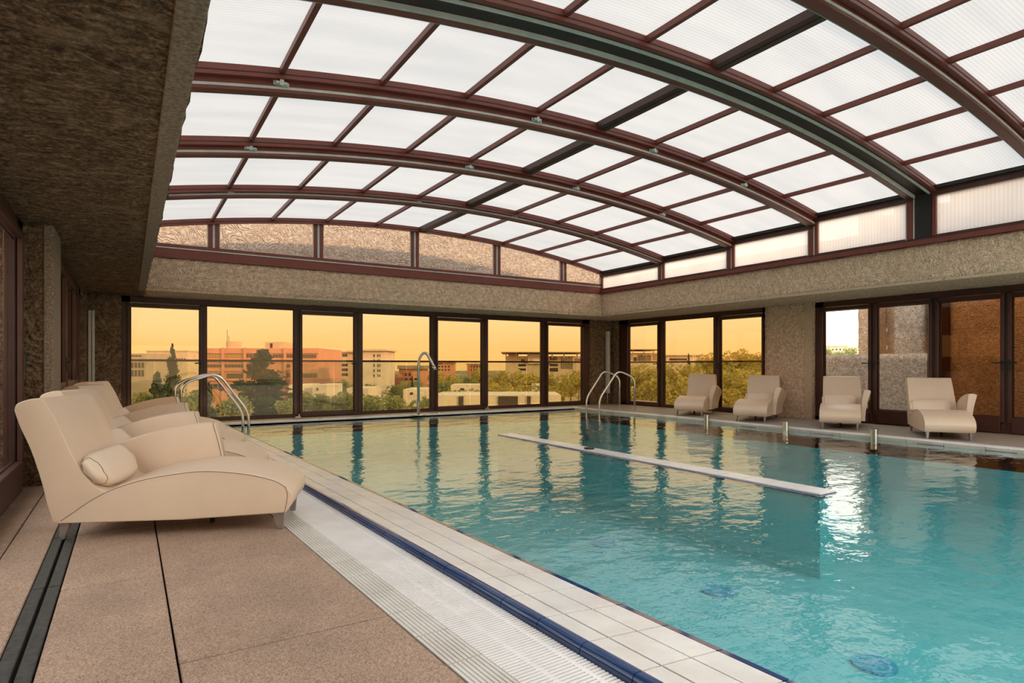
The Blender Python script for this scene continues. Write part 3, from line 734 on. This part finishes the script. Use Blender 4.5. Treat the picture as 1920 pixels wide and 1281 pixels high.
lp = struct(rough_box('wall_terrace', -3.2, -2.9, -4, 14.5, -.3, 1.45, 'concrete_wall', step=.2), 'concrete terrace parapet outside the left-hand glass door', 'wall')
struct(MB().box(-3.2, -1.05, -12, 14.5, -.35, -.04).build('floor_side_terrace', 'granite_grey'), 'terrace paving outside the left-hand doors', 'terrace')

cy, sy = math.cos(YAW), math.sin(YAW)
def at(u, d):                                         # ground point seen in direction u at depth d
    r_ = (u-960)/F_PX*d; return (r_*cy + d*sy, -r_*sy + d*cy)
def zv(v, d): return EYE - (v-HORIZON)/F_PX*d
GZ = -14.0
t = NT('ground_far'); p = t.pos()
c = t.ramp(t.noise(p, .035, 5), [(.35, (.10,.13,.05)), (.5, (.22,.20,.11)), (.65, (.50,.42,.30))]); t.pbr(c, .95, spec=.1)
struct(MB().box(-900, 1500, 16, 1600, GZ-1, GZ).build('ground', 'ground_far'), 'green and sandy ground of the town far below', 'ground')
struct(MB().box(16, 900, -700, 15.9, GZ-1, GZ).build('ground_side', 'ground_far'), 'green ground beyond the concrete wing', 'ground')
plain('b_orange', (.62,.30,.18), .8, sc=.3); plain('b_orange_dark', (.46,.20,.12), .8, sc=.3); plain('b_cream', (.66,.54,.40), .8, sc=.3); plain('b_white', (.74,.66,.56), .8, sc=.3); plain('b_grey', (.42,.36,.29), .8, sc=.3)
plain('b_roof', (.34,.27,.20), .8, sc=.3); plain('b_brick', (.40,.17,.09), .8, sc=.3)
plain('b_window', (.035,.03,.03), .12, spec=.8); plain('b_window_gold', (.42,.26,.07), .2)
def building(name, label, d, u0, u1, vtop, body, depth=18, rows=(), roof=None, yaw=0, vbot=None):
    """rows: (v top, v bottom, list of (u0,u1), material); depth in metres"""
    k = d/F_PX; uc = (u0+u1)/2; x, y = at(uc, d); zb = GZ if vbot is None else zv(vbot, d)
    r = tag(empty(name, (x, y, zb), -YAW+R(yaw)), label, 'building'); X = lambda u: (u-uc)*k; Z = lambda v: zv(v, d)-zb
    MB().box(X(u0), X(u1), 0, depth, 0, Z(vtop)).build('wall', body, r)
    if roof: ov, th, mt = roof; MB().box(X(u0)-ov, X(u1)+ov, -ov, depth+ov, Z(vtop), Z(vtop)+th).build('roof', mt, r)
    for (va, vb, cells, mt) in rows:
        for a, b in cells: MB().box(X(a), X(b), -.12, .4, Z(vb), Z(va)).build('window', mt, r)
    return r, X, Z
def cells(a, b, n, fill=.78): w = (b-a)/n; return [(a+w*i, a+w*(i+fill)) for i in range(n)]
r, X, Z = building('office_block', 'large salmon-orange office block with ribbon windows beyond the glass', 190, 374, 597, 653, 'b_orange', 26,
    [(664.5,671,cells(388,416,5,.92),'b_window_gold'),(664.5,671,cells(421,458,6,.9),'b_window_gold'),(664.5,671,cells(462,487,4),'b_window'),(665,671,cells(512,534,4),'b_window'),(665,671,cells(538,552,3),'b_window'),(665,671.5,cells(566,594,6),'b_window'),
     (683.5,689,cells(376,418,7,.82),'b_window'),(683.5,689,cells(422,458,6,.8),'b_window'),(683.5,689,cells(463,478,2),'b_window'),(683.5,689,[(537,544)],'b_window'),(683.5,688,cells(566,594,5,.6),'b_roof'),
     (700.5,709.5,[(376,419),(425,457),(463,480)],'b_window'),(700,708,cells(532,548,3,.8),'b_window'),(700,707.5,cells(564,600,8,.8),'b_window'),(720,729.5,cells(380,420,4,.85),'b_window'),(720,729.5,cells(432,454,4,.85),'b_window')])
for v in (661.5, 676.5, 695, 713): MB().box(X(374)-.3, X(597)+.3, -.55, 0, Z(v+1.2), Z(v)).build('ledge', 'b_orange', r)
for u in (419.5, 460.5, 535.5, 564): MB().box(X(u-2), X(u+2), -.8, 0, 0, Z(652)).build('pilaster', 'b_orange', r)
MB().box(X(553), X(605.5), -4, 6, 0, Z(688)).build('annex', 'b_orange', r)
for a, b in cells(566, 603, 9, .75): MB().box(X(a), X(b), -4.1, -3.9, Z(708), Z(700)).build('window', 'b_window', r)
MB().slab([(X(352),9),(X(374),0),(X(374),20),(X(352),24)], 0, Z(654)).build('side_wing', 'b_orange_dark', r)
b = MB(); b.cyl(X(414), 9, Z(653), Z(638.5), 2.4, 20); b.build('roof_tank', 'b_cream', r)
MB().box(X(487), X(523), 4, 12, Z(653), Z(640.5)).build('plant_room', 'b_cream', r); MB().box(X(497), X(501.5), 3.9, 4.2, Z(653), Z(643)).build('plant_door', 'b_window', r)
for u, v in ((403.5,616),(406.5,628)): MB().cyl(X(u), 8, Z(640), Z(v), .07, 6).build('antenna', 'black_metal', r)
building('long_low_building', 'long low cream building behind the first window pane', 290, 275, 352, 659, 'b_cream', 20, [(672,674,cells(280,350,14,.5),'b_window')], (.4,.5,'b_cream'))
building('low_building', 'low dark-windowed building at the edge beside the left jamb', 250, 225, 275, 663, 'b_grey', 20, [(666,669,cells(247,266,3),'b_window'),(680,690,cells(246,272,4,.7),'b_window'),(694,706,cells(246,272,4,.7),'b_window')])
rows = [(664,669,[(642,651)],'b_window')]
for v in (682, 691, 700): rows += [(v, v+5, [(614,626),(635,652)], 'b_window')]
building('grey_block', 'grey flat-roofed block with dark balconies right of the salmon office', 230, 617, 672, 661, 'b_cream', 18, rows, (1.2,.6,'b_cream'))
building('tower_block', 'pale slab tower with tiny slit windows and a thin roof plate', 170, 672, 722, 658, 'b_white', 14,
         [(v, v+5, [(700.5,702.5),(708,709.5),(711.5,713)], 'b_window') for v in (664.5, 674, 683, 692.5, 702)], (1.0,.5,'b_white'))
building('brick_house', 'small orange brick building behind the water spout', 210, 748, 792, 692, 'b_brick', 14, [(700,705,cells(752,788,5,.5),'b_window'),(709,713,cells(750,786,4,.6),'b_window')], (.5,1.2,'b_roof'))
building('orange_house', 'bright orange house beside the spout nozzle', 185, 772, 800, 697, 'b_orange', 10, [(709,713,[(777,782)],'b_window')])
building('brick_shed', 'brown brick shed left of the spout', 192, 731, 746, 702, 'b_brick', 8, [(706,711,[(735,739)],'b_window')])
rows = [(686,689,cells(822,846,4,.5),'b_window'),(692,695,cells(822,846,4,.5),'b_window')]
building('terrace_housing', 'orange terraced housing on the skyline beyond the middle leaf', 300, 815, 850, 682, 'b_orange', 12, rows, (.4,.8,'b_brick'))
building('terrace_housing', 'reddish apartment row on the skyline near the third mullion', 310, 876, 912, 684, 'b_orange_dark', 12, [(686,689,cells(882,910,5,.5),'b_window'),(692,695,cells(882,910,5,.5),'b_window')], (.4,.6,'b_roof'))
r, X, Z = building('pavilion_block', 'modern block under a wide thin roof canopy beyond the last panes', 220, 948, 1090, 668, 'b_cream', 22,
    [(674,678,[(977,984)],'b_window'),(683,687,[(972,986)],'b_window'),(691,695,[(972,986)],'b_window'),(668,676,[(1031,1044)],'b_window'),(682,687,[(1031,1046)],'b_window'),(690,697,[(1031,1046)],'b_window'),(668,692,cells(1052,1075,9,.4),'b_window'),(672,680,cells(1078,1090,4,.4),'b_window')])
MB().box(X(940), X(1100), -6, 28, Z(662), Z(660.4)).build('canopy', 'b_roof', r)
for u in (949, 968, 990, 1012, 1034, 1056, 1080): MB().box(X(u)-.2, X(u)+.2, -4, -3.5, Z(672), Z(662)).build('canopy_post', 'b_roof', r)
MB().box(X(953), X(972), -1, 10, Z(668), Z(664)).build('plant_room', 'b_orange', r); MB().box(X(990), X(1020), -1.5, 10, Z(682), Z(664)).build('bay', 'b_white', r)
r, X, Z = building('gallery_block', 'glazed gallery building with flat roof beyond the three-pane window', 180, 1182, 1238, 662, 'b_cream', 16,
    [(666,677,cells(1196,1222,10,.45),'b_window'),(664,676,cells(1224,1234,2,.8),'b_window_gold'),(670,677,[(1188,1194)],'b_window')])
MB().box(X(1178), X(1242), -3, 18, Z(656.5), Z(655.3)).build('canopy', 'b_roof', r)
for u in (1184, 1204, 1222, 1236): MB().box(X(u)-.12, X(u)+.12, -2.4, -2.1, Z(668), Z(656.4)).build('canopy_post', 'b_roof', r)
building('low_hall', 'low pale hall with dark strip window beyond the three-pane window', 200, 1250, 1312, 668, 'b_cream', 12, [(672,676,[(1255,1288)],'b_window')], (.6,.4,'b_roof'))
building('hill_house', 'square sunlit building on the horizon seen through the clear door leaf', 260, 1556, 1590, 650, 'b_cream', 14, [(654,657,cells(1560,1588,4,.4),'b_window')], (.4,.5,'b_cream'))
NEAR = ((260,'beside the left window jamb'),(350,'below the long low cream building'),(440,'before the salmon office, left of its big conifer'),(570,'at the foot of the salmon office block'),(625,'between the salmon office and the grey block'),(665,'in front of the grey flat-roofed block'),(725,'at the foot of the pale slab tower'),(790,'around the brick houses behind the spout'),(850,'before the terraced housing on the skyline'),(1000,'near the pale lower rooftop'))
def near(u): return min(NEAR, key=lambda q: abs(q[0]-u))[1]
WL = 'small white flat-roofed house among the trees below the skyline'
for (u0, u1, v0, d) in ((541,566,722,95),(586,612,722,95),(650,690,728,90),(756,800,730,100),(845,905,722,110),(1000,1042,722,105)):
    rr = building('white_house', 'small white flat-roofed house ' + near((u0+u1)/2), d, u0, u1, v0, 'b_white', 9, [(v0+6, v0+10, [(u0+(u1-u0)*.3, u0+(u1-u0)*.42)], 'b_window')])[0]; rr['group'] = 'small white houses below the skyline'
building('parapet_roof', 'pale lower rooftop with dark openings just below the window wall', 45, 812, 1052, 741, 'b_white', 6, [(743,760,[(860,869),(934,971),(988,995)],'b_window')])
# lattice mast
x, y = at(1308, 130); mz = zv(700, 130); ms_ = tag(empty('lattice_mast', (x, y, GZ), -YAW), 'thin white lattice mast rising out of the trees', 'mast')
hm = zv(664, 130)-GZ
b = MB()
for sx_ in (-.75, .75):
    for sy_ in (-.75, .75): b.box(sx_-.07, sx_+.07, sy_-.07, sy_+.07, 0, hm)
b.build('chord', 'b_white', ms_); b = MB(); z = 0; s = 1
while z < hm-1.5: b.tube([(-.75*s,-.75,z),(.75*s,-.75,z+1.5)], .05, 4); b.tube([(-.75*s,.75,z),(.75*s,.75,z+1.5)], .05, 4); z += 1.5; s = -s
b.build('bracing', 'b_white', ms_)

# trees: crowns of many small leaf clumps
def foliage(name, c0, c1):
    t = NT(name); p = t.pos(); q = t.n('ObjectInfo')
    c = t.ramp(t.noise(p, .9, 3), [(.3, c0), (.7, c1)])
    d = t.n('BsdfDiffuse'); t.l(c, d.inputs[0]); tl = t.n('BsdfTranslucent'); t.l(c, tl.inputs[0])
    m = t.n('MixShader'); m.inputs[0].default_value = .35; t.l(d.outputs[0], m.inputs[1]); t.l(tl.outputs[0], m.inputs[2]); t.l(m.outputs[0], t.out.inputs[0])
foliage('leaf_yellow', (.42,.36,.10), (.66,.54,.18)); foliage('leaf_green', (.20,.24,.10), (.40,.42,.18)); foliage('leaf_dark', (.06,.09,.06), (.12,.16,.10))
plain('bark', (.12,.08,.05), .9)
def crown(name, mat, kind, seed, n=1500):
    rg = random.Random(seed); v = []; f = []
    if kind == 'conifer':
        cl = []
        for q in range(64):
            hq = .02+.98*(q/64)**.9; aq = rg.uniform(0, 6.28); rq = (1-hq)**.9*.36*rg.uniform(.45,1.0); cl.append((math.cos(aq)*rq, math.sin(aq)*rq, hq, .006+.10*(1-hq)))
    else: cl = [(rg.gauss(0,.42), rg.gauss(0,.42), rg.uniform(-.35,.55), rg.uniform(.32,.55)) for _ in range(16)]
    for i in range(n):
        if kind == 'conifer':
            c = cl[i % len(cl)]; p = Vector((c[0]+rg.gauss(0,c[3]), c[1]+rg.gauss(0,c[3]), c[2]+rg.gauss(0,c[3]*.42))); s = .026
        else:
            c = cl[i % len(cl)]; q = Vector((rg.gauss(0,1), rg.gauss(0,1), rg.gauss(0,1))).normalized()*c[3]*rg.uniform(.75,1.02)
            p = Vector((c[0], c[1], c[2])) + q; s = .075
        s *= rg.uniform(.6, 1.4)
        a = Vector((rg.gauss(0,1), rg.gauss(0,1), rg.gauss(0,.6))).normalized(); b2 = a.orthogonal().normalized()
        v += [p+a*s, p+b2*s*.8, p-a*s, p-b2*s*.8]; k = len(v); f.append((k-4,k-3,k-2,k-1))
    me = bpy.data.meshes.new(name); me.from_pydata([tuple(q) for q in v], [], f); me.materials.append(M[mat]); return me
CR = {'y': [crown('crown', 'leaf_yellow', 'b', 11+i) for i in range(2)], 'g': [crown('crown', 'leaf_green', 'b', 21+i) for i in range(2)], 'd': [crown('crown', 'leaf_dark', 'conifer', 31+i, 2600) for i in range(2)]}
tk = MB().tube([(0,0,0),(0,0,1)], [.045,.02], 7); tme = bpy.data.meshes.new('trunk'); tme.from_pydata(tk.v, [], tk.f); tme.materials.append(M['bark'])
TN = {'y': 'leafy_tree', 'g': 'leafy_tree', 'd': 'conifer'}
def tree(kind, u, vtop, d, wpx, label, group=None, i=[0]):
    i[0] += 1; x, y = at(u, d); top = zv(vtop, d); w = wpx/F_PX*d/2
    r = tag(empty(TN[kind], (x, y, GZ), random.uniform(0, 6.28)), label, 'tree', group)
    h = top-GZ
    if kind == 'd':
        o = inst('crown', CR['d'][i[0] % 2], r, (0,0,h*.12)); o.scale = (w/.40, w/.40, h*.88)
    else:
        hh = min(h*.5, w*1.1); o = inst('crown', CR[kind][i[0] % 2], r, (0,0,h-hh)); o.scale = (w/.95, w/.95, hh/1.0)
    q = inst('trunk', tme, r); q.scale = (w*1.4, w*1.4, h*.85)
tree('d', 493, 657, 75, 235, 'large dark conifer in front of the salmon office block')
tree('d', 323, 645, 150, 44, 'slim dark conifer rising above the long low building')
tree('d', 296, 700, 60, 120, 'sparse dark conifer seen past the left window jamb')
tree('d', 392, 718, 52, 70, 'low conifer beside the steel handrail')
tree('d', 1291, 664, 150, 26, 'tiny pointed conifer beside the lattice mast')
tree('d', 773, 705, 140, 22, 'small dark conifer standing before the brick buildings')
GA = 'bushy green tree below the skyline beyond the back window wall'; GB = 'yellow-green tree in evening light beyond the last panes of the back wall'; GC = 'golden-green tree beyond the three-pane window'
NEARB = ((835,'below the terraced housing'),(920,'left of the canopy block'),(985,'at the foot of the canopy block'),(1040,'before the canopy block posts'),(1080,'beside the last back window jamb'))
NEARC = ((1205,'before the glazed gallery building'),(1270,'below the low pale hall'),(1330,'beside the lattice mast'),(1400,'rising above the handrail by the pier'))
def near_of(T, u): return min(T, key=lambda q: abs(q[0]-u))[1]
for u, v, d, w in ((370,728,85,50),(270,735,75,50),(560,732,90,50),(600,738,80,60),(640,712,135,46),(645,735,75,60),(700,738,70,80),(740,742,65,60),(770,712,160,40),(690,720,120,40),(800,745,60,70),(740,722,120,40),(860,728,90,60),(900,732,80,60),(830,712,130,50),(880,705,150,40),(335,740,70,60),(445,742,65,60),(540,748,52,40)):
    tree('g', u, v, d, w, 'bushy green tree ' + near(u), 'green trees below the skyline')
for u, v, d, w in ((820,694,170,40),(850,698,160,40),(900,690,190,40),(935,692,180,40),(965,694,150,45),(1000,692,120,60),(1040,700,90,55),(1070,689,85,60),(1085,700,75,40),(985,718,70,70),(1035,722,65,60),(930,712,95,50)):
    tree('y', u, v, d, w, 'yellow-green tree ' + near_of(NEARB, u), 'yellow-green trees beyond the last panes')
for u, v, d, w in ((1195,683,95,60),(1228,684,120,50),(1262,681,100,60),(1297,678,130,50),(1325,662,120,40),(1348,668,140,44),(1380,655,100,60),(1408,656,128,50),(1440,660,88,40),(1215,702,60,80),(1268,704,72,70),(1330,700,60,90),(1388,690,74,80),(1440,690,60,70)):
    tree('y', u, v, d, w, ('tall ' if v < 686 else 'low ') + 'golden-green tree ' + near_of(NEARC, u), 'golden trees beyond the three-pane window')
for u, v, d, w in ((1552,654,200,26),(1596,650,210,26),(1575,659,190,30)):
    tree('g', u, v, d, w, 'distant tree on the horizon seen through the clear door leaf', 'distant trees through the clear door')
